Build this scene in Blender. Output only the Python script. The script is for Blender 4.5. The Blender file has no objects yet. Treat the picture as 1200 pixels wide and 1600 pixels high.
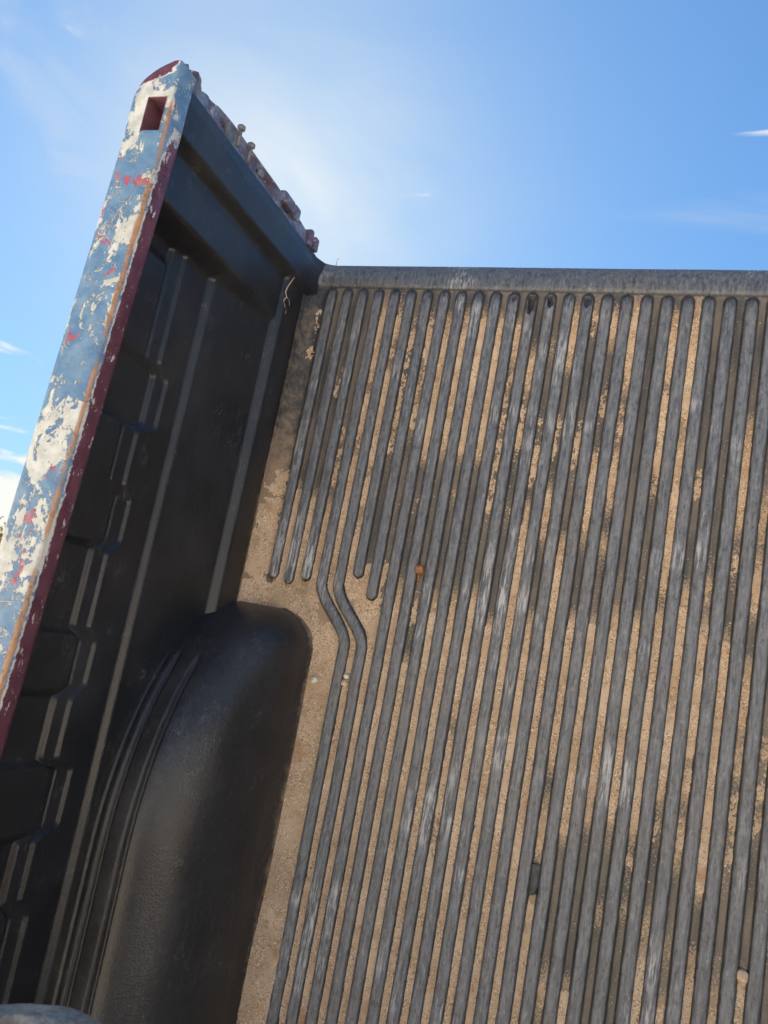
import bpy, math, random
import numpy as np
from mathutils import Matrix, Vector

SC = bpy.context.scene
COL = SC.collection
random.seed(7)
RNG = np.random.default_rng(11)
FLOOR_LEN = 2.0          # the bed stands on its front end, tail end up


def W(X, Y, Z):
    """bed coordinates (X across, Y towards the tail, Z out of the bed floor) -> world"""
    return (X, -Z, Y + FLOOR_LEN)


# ------------------------------------------------------------------ camera
cam_d = bpy.data.cameras.new('camera')
cam = bpy.data.objects.new('camera', cam_d)
COL.objects.link(cam)
RC = [[0.9340182538597848, 0.18269833211433886, -0.3069710424441832],
      [0.11784028580943628, -0.9687986712795604, -0.21804311859047232],
      [-0.3372292521371481, 0.16748269751513778, -0.9264048669634026]]
CB = (0.6407064551282193, -0.6579262026394469, 1.1754512793952507)


def bv(v):
    return Vector((v[0], -v[2], v[1]))


right, up, back = bv(RC[0]), -bv(RC[1]), -bv(RC[2])
m = Matrix.Identity(4)
for i in range(3):
    m[i][0], m[i][1], m[i][2] = right[i], up[i], back[i]
m.translation = Vector(W(*CB))
cam.matrix_world = m
cam_d.sensor_width = 36
cam_d.lens = 36 * 1205.17 / 1600
cam_d.clip_start = 0.02
cam_d.clip_end = 3000
cam_d.dof.use_dof = True
cam_d.dof.focus_distance = 1.32
cam_d.dof.aperture_fstop = 9.0
SC.camera = cam

# ------------------------------------------------------------------ light
SUN_EL, SUN_AZ = math.radians(30.0), math.radians(-32.5)     # azimuth from +Y towards +X
sun_dir = Vector((math.sin(SUN_AZ) * math.cos(SUN_EL), math.cos(SUN_AZ) * math.cos(SUN_EL), math.sin(SUN_EL)))
sun_d = bpy.data.lights.new('sun', 'SUN')
sun_d.energy = 5.0
sun_d.angle = math.radians(0.5)
sun_d.color = (1.0, 0.93, 0.82)
sun = bpy.data.objects.new('sun', sun_d)
COL.objects.link(sun)
sun.rotation_euler = sun_dir.to_track_quat('Z', 'Y').to_euler()
sun.location = (-4, 6, 8)

world = bpy.data.worlds.new('World')
SC.world = world
world.use_nodes = True
wn, wl = world.node_tree.nodes, world.node_tree.links
wn.clear()
w_out = wn.new('ShaderNodeOutputWorld')
w_bg = wn.new('ShaderNodeBackground')
w_bg.inputs['Strength'].default_value = 0.055
sky = wn.new('ShaderNodeTexSky')
sky.sky_type = 'NISHITA'
sky.sun_disc = False
sky.sun_elevation = SUN_EL
sky.sun_rotation = SUN_AZ
sky.altitude = 300
sky.air_density = 1.0
sky.dust_density = 0.35
sky.ozone_density = 1.6
w_tc = wn.new('ShaderNodeTexCoord')


def wmath(op, a, b=None):
    n = wn.new('ShaderNodeMath')
    n.operation = op
    for k, v in enumerate((a, b)):
        if v is None:
            continue
        if isinstance(v, (int, float)):
            n.inputs[k].default_value = v
        else:
            wl.new(v, n.inputs[k])
    return n.outputs[0]


# thin cirrus: stretched noise on the sky directions, everywhere in the sky
w_map = wn.new('ShaderNodeMapping')
w_map.inputs['Rotation'].default_value = (0.25, 0.5, 0.9)
w_map.inputs['Scale'].default_value = (1.5, 3.2, 5.2)
wl.new(w_tc.outputs['Generated'], w_map.inputs['Vector'])
w_n = wn.new('ShaderNodeTexNoise')
w_n.inputs['Scale'].default_value = 1.15
w_n.inputs['Detail'].default_value = 7
w_n.inputs['Roughness'].default_value = 0.52
w_n.inputs['Distortion'].default_value = 0.6
wl.new(w_map.outputs[0], w_n.inputs['Vector'])
w_r = wn.new('ShaderNodeMapRange')
w_r.interpolation_type = 'SMOOTHSTEP'
w_r.inputs['From Min'].default_value = 0.53
w_r.inputs['From Max'].default_value = 0.80
w_r.inputs['To Max'].default_value = 0.75
wl.new(w_n.outputs['Fac'], w_r.inputs['Value'])
w_mix = wn.new('ShaderNodeMix')
w_mix.data_type = 'RGBA'
w_veil = wn.new('ShaderNodeMath')
w_veil.operation = 'MAXIMUM'
wl.new(w_r.outputs[0], w_veil.inputs[0])
wl.new(w_veil.outputs[0], w_mix.inputs['Factor'])
# the camera's highlight roll-off, the same over the whole sky: c * A / (L + k)
w_hs = wn.new('ShaderNodeHueSaturation')
w_hs.inputs['Saturation'].default_value = 1.12
wl.new(sky.outputs[0], w_hs.inputs['Color'])
w_bw = wn.new('ShaderNodeRGBToBW')
wl.new(w_hs.outputs[0], w_bw.inputs[0])
w_f = wmath('DIVIDE', 3.06, wmath('ADD', w_bw.outputs[0], 4.5))
w_sc = wn.new('ShaderNodeVectorMath')
w_sc.operation = 'SCALE'
wl.new(w_hs.outputs[0], w_sc.inputs[0])
wl.new(w_f, w_sc.inputs['Scale'])
w_tint = wn.new('ShaderNodeMix')
w_tint.data_type = 'RGBA'
w_tint.blend_type = 'MULTIPLY'
w_tint.inputs['Factor'].default_value = 1.0
wl.new(w_sc.outputs[0], w_tint.inputs['A'])
w_tint.inputs['B'].default_value = (0.62, 0.83, 0.92, 1)
wl.new(w_tint.outputs['Result'], w_mix.inputs['A'])
# thin ice cloud scatters forward: brighter towards the sun
w_dot = wn.new('ShaderNodeVectorMath')
w_dot.operation = 'DOT_PRODUCT'
wl.new(w_tc.outputs['Generated'], w_dot.inputs[0])
w_dot.inputs[1].default_value = tuple(sun_dir)
w_ph = wmath('POWER', wmath('MAXIMUM', w_dot.outputs['Value'], 0.0), 60.0)
wl.new(wmath('MULTIPLY', w_ph, wmath('ADD', -0.45, wmath('MULTIPLY', w_n.outputs['Fac'], 2.0))), w_veil.inputs[1])
w_cl = wn.new('ShaderNodeVectorMath')
w_cl.operation = 'SCALE'
w_cl.inputs[0].default_value = (2.20, 2.25, 2.25)
wl.new(wmath('ADD', 0.80, wmath('MULTIPLY', w_ph, 0.16)), w_cl.inputs['Scale'])
wl.new(w_cl.outputs[0], w_mix.inputs['B'])
# streaks of low cloud, thicker towards the horizon, all the way round
w_m2 = wn.new('ShaderNodeMapping')
w_m2.inputs['Rotation'].default_value = (0.10, -0.06, 0.3)
w_m2.inputs['Scale'].default_value = (2.6, 2.6, 17.0)
wl.new(w_tc.outputs['Generated'], w_m2.inputs['Vector'])
w_n2 = wn.new('ShaderNodeTexNoise')
w_n2.inputs['Scale'].default_value = 1.6
w_n2.inputs['Detail'].default_value = 6
w_n2.inputs['Roughness'].default_value = 0.55
w_n2.inputs['Distortion'].default_value = 0.4
wl.new(w_m2.outputs[0], w_n2.inputs['Vector'])
w_sx = wn.new('ShaderNodeSeparateXYZ')
wl.new(w_tc.outputs['Generated'], w_sx.inputs[0])
w_el = wn.new('ShaderNodeMapRange')
w_el.inputs['From Min'].default_value = 0.02
w_el.inputs['From Max'].default_value = 0.30
w_el.inputs['To Min'].default_value = 0.22
w_el.inputs['To Max'].default_value = -0.16
wl.new(w_sx.outputs['Z'], w_el.inputs['Value'])
w_c2 = wn.new('ShaderNodeMapRange')
w_c2.interpolation_type = 'SMOOTHSTEP'
w_c2.inputs['From Min'].default_value = 0.515
w_c2.inputs['From Max'].default_value = 0.615
wl.new(wmath('ADD', w_n2.outputs['Fac'], w_el.outputs[0]), w_c2.inputs['Value'])
w_mix2 = wn.new('ShaderNodeMix')
w_mix2.data_type = 'RGBA'
wl.new(wmath('MULTIPLY', w_c2.outputs[0], 0.9), w_mix2.inputs['Factor'])
wl.new(w_mix.outputs['Result'], w_mix2.inputs['A'])
w_mix2.inputs['B'].default_value = (2.28, 2.24, 2.08, 1)
wl.new(w_mix2.outputs['Result'], w_bg.inputs['Color'])
wl.new(w_bg.outputs[0], w_out.inputs['Surface'])

SC.cycles.max_bounces = 6
SC.cycles.diffuse_bounces = 4
SC.cycles.glossy_bounces = 3
SC.view_settings.view_transform = 'Standard'
SC.view_settings.look = 'None'
SC.view_settings.gamma = 1.0
SC.view_settings.exposure = 3.03
SC.view_settings.use_curve_mapping = False


# ------------------------------------------------------------------ helpers
def ss(a, b, x):
    t = np.clip((np.asarray(x, float) - a) / (b - a), 0, 1)
    return t * t * (3 - 2 * t)


def lin(a, b, x):
    return np.clip((np.asarray(x, float) - a) / (b - a), 0, 1)


_LAT = np.random.default_rng(3).random((256, 256))


def vnoise(x, y):
    x = np.asarray(x, float); y = np.asarray(y, float)
    xi = np.floor(x).astype(int); yi = np.floor(y).astype(int)
    fx = x - xi; fy = y - yi
    fx = fx * fx * (3 - 2 * fx); fy = fy * fy * (3 - 2 * fy)
    g = lambda a, b: _LAT[a & 255, b & 255]
    return (g(xi, yi) * (1 - fx) + g(xi + 1, yi) * fx) * (1 - fy) + (g(xi, yi + 1) * (1 - fx) + g(xi + 1, yi + 1) * fx) * fy


def fbm(x, y, o=4):
    s = 0; a = 0.5; t = 0
    for k in range(o):
        s = s + a * vnoise(x * 2 ** k + 17.3 * k, y * 2 ** k + 9.1 * k); t += a; a *= 0.5
    return s / t


def tag(o, label=None, cat=None, group=None, kind=None):
    if label: o['label'] = label
    if cat: o['category'] = cat
    if group: o['group'] = group
    if kind: o['kind'] = kind
    return o


def empty(name, loc):
    o = bpy.data.objects.new(name, None)
    o.empty_display_size = 0.1
    o.location = loc
    COL.objects.link(o)
    return o


def link(name, me, mats, parent=None, smooth=True):
    for mt in (mats if isinstance(mats, (list, tuple)) else [mats]):
        me.materials.append(mt)
    if smooth:
        me.polygons.foreach_set('use_smooth', [True] * len(me.polygons))
    o = bpy.data.objects.new(name, me)
    COL.objects.link(o)
    if parent:
        o.parent = parent
        # mesh data is in world metres: take the thing's base off it
        b = Vector(parent.location)
        q = parent
        while q.parent:
            q = q.parent
            b += Vector(q.location)
        me.transform(Matrix.Translation(-b))
    return o


def mesh_from(verts, faces, name='mesh'):
    me = bpy.data.meshes.new(name)
    me.from_pydata([tuple(v) for v in verts], [], [tuple(f) for f in faces])
    me.update()
    return me


def grid_mesh(X, Y, Z, name='grid', keep=None, flip=False, mirror=False, attrs=None):
    """X,Y,Z (m,n) in bed coordinates; keep (m-1,n-1) mask of the quads"""
    m_, n_ = X.shape
    if mirror:
        X = 1.46 - X
        flip = not flip
    co = np.stack([X, -Z, Y + FLOOR_LEN], -1).reshape(-1, 3)
    idx = np.arange(m_ * n_).reshape(m_, n_)
    q = np.stack([idx[:-1, :-1], idx[1:, :-1], idx[1:, 1:], idx[:-1, 1:]], -1).reshape(-1, 4)
    if keep is not None:
        q = q[keep.reshape(-1)]
        used = np.unique(q)
        re = np.full(m_ * n_, -1); re[used] = np.arange(len(used))
        co = co[used]; q = re[q]
    else:
        used = None
    if flip:
        q = q[:, ::-1]
    me = bpy.data.meshes.new(name)
    me.vertices.add(len(co)); me.vertices.foreach_set('co', co.astype(np.float32).ravel())
    me.loops.add(q.size); me.loops.foreach_set('vertex_index', q.astype(np.int32).ravel())
    me.polygons.add(len(q))
    me.polygons.foreach_set('loop_start', np.arange(0, q.size, 4, dtype=np.int32))
    me.update(calc_edges=True)
    for k, a in (attrs or {}).items():
        at = me.attributes.new(k, 'FLOAT', 'POINT')
        d = a.reshape(-1)
        if used is not None: d = d[used]
        at.data.foreach_set('value', d.astype(np.float32))
    return me


class MB:
    """collects simple solids in bed coordinates"""
    def __init__(s): s.v = []; s.f = []
    def box(s, x0, x1, y0, y1, z0, z1):
        b = len(s.v)
        for z in (z0, z1):
            for x, y in ((x0, y0), (x1, y0), (x1, y1), (x0, y1)): s.v.append(W(x, y, z))
        s.f += [[b + k for k in q] for q in ((3, 2, 1, 0), (4, 5, 6, 7), (0, 1, 5, 4), (1, 2, 6, 5), (2, 3, 7, 6), (3, 0, 4, 7))]
        return s
    def tube(s, pts, rads, n=8):
        """pts in bed coordinates"""
        P = [Vector(W(*p)) for p in pts]
        rings = []
        for k, p in enumerate(P):
            t = (P[min(k + 1, len(P) - 1)] - P[max(k - 1, 0)]).normalized()
            a = t.orthogonal().normalized(); c = t.cross(a)
            r = rads[k] if isinstance(rads, (list, tuple)) else rads
            b = len(s.v)
            for j in range(n):
                an = 2 * math.pi * j / n
                s.v.append(tuple(p + (a * math.cos(an) + c * math.sin(an)) * r))
            rings.append(b)
        for r0, r1 in zip(rings, rings[1:]):
            for j in range(n):
                s.f.append([r0 + j, r0 + (j + 1) % n, r1 + (j + 1) % n, r1 + j])
        s.f.append([rings[0] + j for j in range(n)][::-1]); s.f.append([rings[-1] + j for j in range(n)])
        return s
    def mesh(s, name='solid', bevel=0):
        me = mesh_from(s.v, s.f, name)
        import bmesh
        bm = bmesh.new(); bm.from_mesh(me)
        bmesh.ops.recalc_face_normals(bm, faces=bm.faces)
        if bevel:
            bmesh.ops.bevel(bm, geom=[e for e in bm.edges], offset=bevel, segments=2, affect='EDGES', profile=0.6)
        bm.to_mesh(me); bm.free()
        return me


# ------------------------------------------------------------------ materials
class NT:
    def __init__(s, name):
        s.m = bpy.data.materials.new(name); s.m.use_nodes = True
        s.n = s.m.node_tree.nodes; s.l = s.m.node_tree.links
        s.b = s.n['Principled BSDF']
        g = s.n.new('ShaderNodeNewGeometry'); s.pos = g.outputs['Position']
    def put(s, sock, v):
        if hasattr(v, 'is_linked') or hasattr(v, 'links'): s.l.new(v, sock)
        elif isinstance(v, (tuple, list)) and len(v) == 3 and sock.type == 'RGBA': sock.default_value = (*v, 1)
        else: sock.default_value = v
    def scale(s, v, vec=None):
        n = s.n.new('ShaderNodeMapping'); n.inputs['Scale'].default_value = v
        s.l.new(vec or s.pos, n.inputs['Vector']); return n.outputs[0]
    def noise(s, scale, detail=4, rough=0.55, vec=None, dist=0.0):
        n = s.n.new('ShaderNodeTexNoise')
        n.inputs['Scale'].default_value = scale; n.inputs['Detail'].default_value = detail
        n.inputs['Roughness'].default_value = rough; n.inputs['Distortion'].default_value = dist
        s.l.new(vec or s.pos, n.inputs['Vector']); return n.outputs['Fac']
    def voro(s, scale, vec=None, feature='F1', out='Distance', rand=1.0):
        n = s.n.new('ShaderNodeTexVoronoi'); n.feature = feature
        n.inputs['Scale'].default_value = scale
        n.inputs['Randomness'].default_value = rand
        s.l.new(vec or s.pos, n.inputs['Vector']); return n.outputs[out]
    def math(s, op, a, b=0.0, clamp=False):
        n = s.n.new('ShaderNodeMath'); n.operation = op; n.use_clamp = clamp
        s.put(n.inputs[0], a); s.put(n.inputs[1], b); return n.outputs[0]
    def ramp(s, v, a, b, lo=0.0, hi=1.0):
        n = s.n.new('ShaderNodeMapRange'); n.interpolation_type = 'SMOOTHSTEP'
        s.put(n.inputs['Value'], v); n.inputs['From Min'].default_value = a; n.inputs['From Max'].default_value = b
        n.inputs['To Min'].default_value = lo; n.inputs['To Max'].default_value = hi
        return n.outputs[0]
    def mix(s, f, a, b):
        n = s.n.new('ShaderNodeMix'); n.data_type = 'RGBA'
        s.put(n.inputs['Factor'], f); s.put(n.inputs['A'], a); s.put(n.inputs['B'], b); return n.outputs['Result']
    def attr(s, name):
        n = s.n.new('ShaderNodeAttribute'); n.attribute_name = name; return n.outputs['Fac']
    def sep(s, vec=None):
        n = s.n.new('ShaderNodeSeparateXYZ'); s.l.new(vec or s.pos, n.inputs[0]); return n.outputs
    def bump(s, h, dist, strength=1.0, prev=None):
        n = s.n.new('ShaderNodeBump'); n.inputs['Distance'].default_value = dist; n.inputs['Strength'].default_value = strength
        s.put(n.inputs['Height'], h)
        if prev is not None: s.l.new(prev, n.inputs['Normal'])
        return n.outputs[0]
    def done(s, color=None, rough=None, normal=None, metal=None, spec=None):
        if color is not None: s.put(s.b.inputs['Base Color'], color)
        if rough is not None: s.put(s.b.inputs['Roughness'], rough)
        if normal is not None: s.l.new(normal, s.b.inputs['Normal'])
        if metal is not None: s.put(s.b.inputs['Metallic'], metal)
        if spec is not None: s.b.inputs['Specular IOR Level'].default_value = spec
        return s.m


def scratches(t, scale=(9, 9, 9), ang=0.0, width=0.02, seed=0.0):
    """thin broken lines: edges of stretched cells, kept only in patches"""
    mp = t.n.new('ShaderNodeMapping'); mp.inputs['Rotation'].default_value = (ang, ang * 0.7, ang * 1.3)
    mp.inputs['Location'].default_value = (seed, seed * 1.7, seed * 0.6)
    mp.inputs['Scale'].default_value = scale
    t.l.new(t.pos, mp.inputs['Vector'])
    wob = t.noise(3.0, 2, vec=mp.outputs[0])
    add = t.n.new('ShaderNodeVectorMath'); add.operation = 'ADD'
    t.l.new(mp.outputs[0], add.inputs[0]); t.l.new(wob, add.inputs[1])
    e = t.voro(1.0, vec=add.outputs[0], feature='DISTANCE_TO_EDGE')
    line = t.ramp(e, 0.0, width, 1.0, 0.0)
    keep = t.ramp(t.noise(22, 3, vec=t.scale((1, 1, 1))), 0.56, 0.64)
    return t.math('MULTIPLY', line, keep)


def make_liner_side():
    t = NT('black_liner_plastic')
    big = t.noise(9, 5, 0.6)
    fine = t.noise(160, 3, 0.6)
    col = t.mix(t.ramp(big, 0.35, 0.7), (0.0135, 0.0150, 0.0185), (0.027, 0.029, 0.034))
    sc = t.math('MAXIMUM', scratches(t, (62, 62, 14), 0.35, 0.02), scratches(t, (70, 18, 24), 0.9, 0.016, 4.0))
    col = t.mix(t.math('MULTIPLY', sc, 0.48), col, (0.17, 0.155, 0.14))
    # pale dry dust spots
    sp = t.ramp(t.noise(330, 2, 0.5), 0.71, 0.76)
    sp = t.math('MULTIPLY', sp, t.ramp(t.noise(14, 3), 0.45, 0.65))
    col = t.mix(t.math('MULTIPLY', sp, 0.7), col, (0.24, 0.19, 0.14))
    fs = t.noise(260, 3, 0.75, vec=t.scale((1, 1, 0.12)))
    col = t.mix(t.math('MULTIPLY', t.math('MULTIPLY', t.ramp(fs, 0.56, 0.74), t.ramp(t.noise(6, 3), 0.38, 0.62)), 0.55), col, (0.105, 0.095, 0.082))
    # dried mud where the wall runs into the floor corner
    dist = t.attr('dust')
    dn = t.math('ADD', dist, t.math('SUBTRACT', t.noise(55, 6, 0.7), 0.5))
    dm = t.ramp(dn, 0.35, 0.75)
    col = t.mix(dm, col, t.mix(t.noise(220, 3), (0.17, 0.12, 0.075), (0.34, 0.25, 0.165)))
    ground_refl = t.math('MULTIPLY', t.attr('ground_refl'), t.ramp(t.noise(120, 5, 0.72), 0.30, 0.72))  # brown reflection of the ground, painted into the plastic as a broken tan tint
    col = t.mix(t.math('MULTIPLY', ground_refl, 0.055), col, (0.30, 0.245, 0.185))
    grain = t.voro(330, feature='F1')
    nrm = t.bump(grain, 0.0010, 0.24)
    nrm = t.bump(fine, 0.0008, 0.2, nrm)
    rough = t.math('ADD', t.ramp(big, 0.3, 0.7, 0.33, 0.42), t.math('MULTIPLY', dm, 0.4), clamp=True)
    return t.done(col, rough, nrm, spec=0.5)


def make_liner_floor():
    t = NT('scuffed_liner_floor')
    h = t.attr('rib')
    dust = t.attr('dust')
    silt = t.attr('silt')
    streak = t.noise(300, 3, 0.7, vec=t.scale((1, 1, 0.10)))
    mott = t.noise(190, 4, 0.7, vec=t.scale((1, 1, 0.45)))
    big = t.noise(6, 4, 0.6)
    # rib tops: worn black plastic, scuffed grey in fine drags along the bed
    top = t.mix(t.ramp(streak, 0.34, 0.66), (0.092, 0.100, 0.114), (0.178, 0.190, 0.208))
    top = t.mix(t.math('MULTIPLY', t.ramp(mott, 0.54, 0.72), 0.45), top, (0.36, 0.355, 0.345))
    top = t.mix(t.math('MULTIPLY', t.ramp(mott, 0.46, 0.34), 0.55), top, (0.030, 0.030, 0.031))
    wht = t.math('MULTIPLY', t.ramp(big, 0.54, 0.66), t.ramp(streak, 0.42, 0.62))
    top = t.mix(t.math('MULTIPLY', wht, 0.9), top, (0.50, 0.505, 0.515))
    brn = t.math('MULTIPLY', t.ramp(t.noise(4.5, 3, 0.6), 0.50, 0.66), t.ramp(mott, 0.36, 0.6))
    top = t.mix(t.math('MULTIPLY', brn, 0.30), top, (0.19, 0.160, 0.130))
    # groove bottoms: dark plastic under a film of brown silt that thins out away from the sand
    sp = t.noise(330, 3, 0.72)
    dk = t.mix(t.ramp(t.noise(38, 4, 0.6, vec=t.scale((1, 1, 0.2))), 0.36, 0.62), (0.066, 0.062, 0.056), (0.165, 0.136, 0.104))
    sv = t.math('ADD', silt, t.math('MULTIPLY', t.math('SUBTRACT', sp, 0.5), 2.4))
    val = t.mix(t.ramp(sv, 0.50, 0.74), dk, t.mix(sp, (0.23, 0.165, 0.105), (0.46, 0.33, 0.21)))
    side = t.mix(t.ramp(mott, 0.35, 0.7), (0.020, 0.020, 0.020), (0.060, 0.056, 0.050))
    hw = t.math('ADD', h, t.math('MULTIPLY', t.math('SUBTRACT', t.noise(150, 4, 0.75, vec=t.scale((1, 1, 0.5))), 0.5), 0.45))
    col = t.mix(t.ramp(hw, 0.05, 0.30), val, side)
    col = t.mix(t.ramp(hw, 0.50, 0.92), col, top)
    dn = t.math('ADD', dust, t.math('SUBTRACT', t.noise(60, 5, 0.7), 0.5))
    dm = t.ramp(dn, 0.35, 0.85)
    col = t.mix(dm, col, t.mix(sp, (0.15, 0.11, 0.07), (0.38, 0.275, 0.18)))
    nrm = t.bump(mott, 0.0022, 0.6)
    nrm = t.bump(streak, 0.0012, 0.6, nrm)
    rough = t.math('ADD', t.ramp(mott, 0.3, 0.7, 0.33, 0.52), t.math('MULTIPLY', dm, 0.35), clamp=True)
    return t.done(col, rough, nrm, spec=0.55)


def make_sand():
    t = NT('dry_sand')
    a = t.noise(14, 5, 0.6)
    col = t.mix(t.ramp(a, 0.35, 0.68), (0.51, 0.365, 0.235), (0.67, 0.510, 0.360))
    g = t.voro(620, out='Color')
    gs = t.sep(g)
    cz = t.ramp(t.noise(26, 3, 0.6), 0.40, 0.54)
    col = t.mix(t.math('MULTIPLY', t.ramp(gs[0], 0.80, 0.86), t.math('ADD', t.math('MULTIPLY', cz, 0.55), 0.06)), col, (0.20, 0.115, 0.06))
    col = t.mix(t.math('MULTIPLY', t.ramp(gs[1], 0.84, 0.90), t.math('ADD', t.math('MULTIPLY', cz, 0.8), 0.1)), col, (0.82, 0.68, 0.50))
    rust = t.ramp(t.noise(11, 4, 0.6), 0.60, 0.74)
    col = t.mix(t.math('MULTIPLY', rust, 0.55), col, (0.40, 0.21, 0.095))
    col = t.mix(t.math('MULTIPLY', t.ramp(t.noise(34, 5, 0.7), 0.54, 0.70), 0.55), col, (0.29, 0.195, 0.115))
    d = t.voro(620)
    nrm = t.bump(d, 0.0010, 0.8)
    nrm = t.bump(t.noise(160, 5, 0.7), 0.004, 0.6, nrm)
    return t.done(col, 0.85, nrm, spec=0.3)


def make_grain():
    t = NT('sand_grains')
    a = t.attr('tone')
    col = t.mix(t.ramp(a, 0.0, 0.45), (0.16, 0.085, 0.04), (0.50, 0.33, 0.19))
    col = t.mix(t.ramp(a, 0.5, 1.0), col, (0.82, 0.68, 0.50))
    return t.done(col, 0.5, spec=0.5)


def make_rail_paint():
    t = NT('peeling_rail_paint')
    bias = t.attr('maroon')
    rustv = t.attr('rust')
    ln = t.scale((1, 1, 0.55))
    n1 = t.noise(22, 6, 0.66, vec=ln, dist=0.5)
    n1b = t.noise(130, 4, 0.7)
    peel = t.math('ADD', n1, t.math('MULTIPLY', t.math('SUBTRACT', n1b, 0.5), 0.26))
    cream_m = t.math('MAXIMUM', t.ramp(peel, 0.530, 0.545), t.math('MULTIPLY', t.ramp(t.noise(85, 5, 0.75, dist=0.6), 0.565, 0.585), t.ramp(peel, 0.44, 0.50)))
    blue = t.mix(t.ramp(t.noise(45, 5, 0.6), 0.35, 0.7), (0.085, 0.185, 0.335), (0.17, 0.285, 0.42))
    cream = t.mix(t.ramp(t.noise(70, 5, 0.6), 0.3, 0.7), (0.42, 0.44, 0.42), (0.60, 0.63, 0.61))
    mar = t.mix(t.ramp(t.noise(40, 4, 0.6), 0.3, 0.7), (0.095, 0.028, 0.048), (0.145, 0.048, 0.074))
    red = t.mix(t.ramp(t.noise(90, 4), 0.3, 0.7), (0.34, 0.07, 0.10), (0.42, 0.16, 0.19))
    col = t.mix(cream_m, blue, cream)
    # older red paint showing in islands between the blue and the cream
    rp = t.math('MULTIPLY', t.ramp(t.noise(21, 6, 0.6, dist=0.5), 0.585, 0.60), t.ramp(peel, 0.56, 0.54))
    col = t.mix(rp, col, red)
    # chips and scratches through to primer
    sc = t.math('MAXIMUM', scratches(t, (90, 90, 26), 0.3, 0.05), scratches(t, (30, 30, 110), 1.2, 0.05, 3.0))
    ch = t.math('MAXIMUM', sc, t.ramp(t.noise(150, 5, 0.72), 0.64, 0.66))
    col = t.mix(ch, col, (0.62, 0.62, 0.58))
    # intact dark red paint on the flange and round the corner, chipped at its edges
    mb = t.math('ADD', bias, t.math('MULTIPLY', t.math('SUBTRACT', t.noise(95, 5, 0.7), 0.5), 0.55))
    mm = t.ramp(mb, 0.60, 0.63)
    edge = t.math('MULTIPLY', t.ramp(mb, 0.46, 0.49), t.ramp(mb, 0.63, 0.60))
    col = t.mix(t.math('MULTIPLY', edge, t.ramp(t.noise(48, 4, 0.7), 0.42, 0.50)), col, (0.60, 0.60, 0.57))
    chips = t.ramp(t.noise(120, 6, 0.72, vec=t.scale((1, 1, 0.40))), 0.605, 0.625)
    mar2 = t.mix(chips, mar, (0.60, 0.58, 0.56))
    col = t.mix(mm, col, mar2)
    rm = t.ramp(t.math('ADD', rustv, t.math('MULTIPLY', t.math('SUBTRACT', t.noise(60, 5, 0.65, vec=t.scale((1, 1, 0.25))), 0.5), 1.5)), 0.62, 0.85)
    rustc = t.mix(t.noise(90, 5, 0.7), (0.33, 0.145, 0.06), (0.52, 0.34, 0.22))
    col = t.mix(rm, col, rustc)
    hgt = t.math('SUBTRACT', 1.0, t.math('MAXIMUM', cream_m, ch))
    nrm = t.bump(hgt, 0.0013, 0.9)
    nrm = t.bump(t.noise(300, 3), 0.0006, 0.3, nrm)
    rough = t.math('ADD', t.math('MULTIPLY', cream_m, 0.2), 0.42)
    return t.done(col, rough, nrm, spec=0.5)


def make_jamb_paint():
    t = NT('worn_jamb_paint')
    n = t.noise(30, 7, 0.65)
    col = t.mix(t.ramp(n, 0.45, 0.6), (0.10, 0.075, 0.115), (0.15, 0.19, 0.29))
    col = t.mix(t.ramp(t.noise(75, 6, 0.7), 0.60, 0.66), col, (0.45, 0.46, 0.46))
    col = t.mix(t.ramp(t.noise(120, 6, 0.7), 0.66, 0.72), col, (0.23, 0.10, 0.05))
    return t.done(col, 0.5, t.bump(t.noise(200, 4), 0.001, 0.4))


def simple(name, c0, c1, scale, rough, bumpd=0.001, metal=0.0, detail=5):
    t = NT(name)
    n = t.noise(scale, detail, 0.65)
    return t.done(t.mix(t.ramp(n, 0.32, 0.68), c0, c1), rough, t.bump(t.noise(scale * 3, 5, 0.7), bumpd, 0.7), metal)


M = {}
M['side'] = make_liner_side()
M['floor'] = make_liner_floor()
M['sand'] = make_sand()
M['grain'] = make_grain()
M['rail'] = make_rail_paint()
M['jamb'] = make_jamb_paint()
M['body'] = simple('dark_red_body_paint', (0.085, 0.02, 0.036), (0.12, 0.035, 0.055), 20, 0.35, 0.0004)
M['faded'] = simple('faded_red_paint', (0.14, 0.055, 0.085), (0.22, 0.11, 0.14), 45, 0.6, 0.001)
M['steel'] = simple('dirty_bare_steel', (0.09, 0.10, 0.11), (0.21, 0.22, 0.23), 60, 0.5, 0.001, 0.2)
M['rust'] = simple('rusty_iron', (0.20, 0.085, 0.035), (0.44, 0.22, 0.11), 240, 0.85, 0.0015)
M['stone'] = simple('pale_pebble', (0.52, 0.36, 0.24), (0.78, 0.62, 0.45), 160, 0.75, 0.0015)
M['quartz'] = simple('white_pebble', (0.66, 0.60, 0.50), (0.85, 0.80, 0.70), 200, 0.6, 0.001)
M['root'] = simple('dry_root_skin', (0.34, 0.24, 0.17), (0.56, 0.44, 0.33), 120, 0.85, 0.001)
M['plug'] = simple('torn_black_plastic', (0.024, 0.024, 0.024), (0.075, 0.075, 0.075), 120, 0.42, 0.001)


def make_ground():
    t = NT('dry_earth')
    a = t.noise(0.35, 8, 0.6)
    b = t.noise(9, 8, 0.65)
    col = t.mix(t.ramp(a, 0.35, 0.65), (0.46, 0.385, 0.295), (0.57, 0.49, 0.39))
    col = t.mix(t.math('MULTIPLY', t.ramp(b, 0.5, 0.75), 0.45), col, (0.27, 0.20, 0.13))
    return t.done(col, 0.95, t.bump(b, 0.05, 0.7))


M['ground'] = make_ground()


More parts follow.
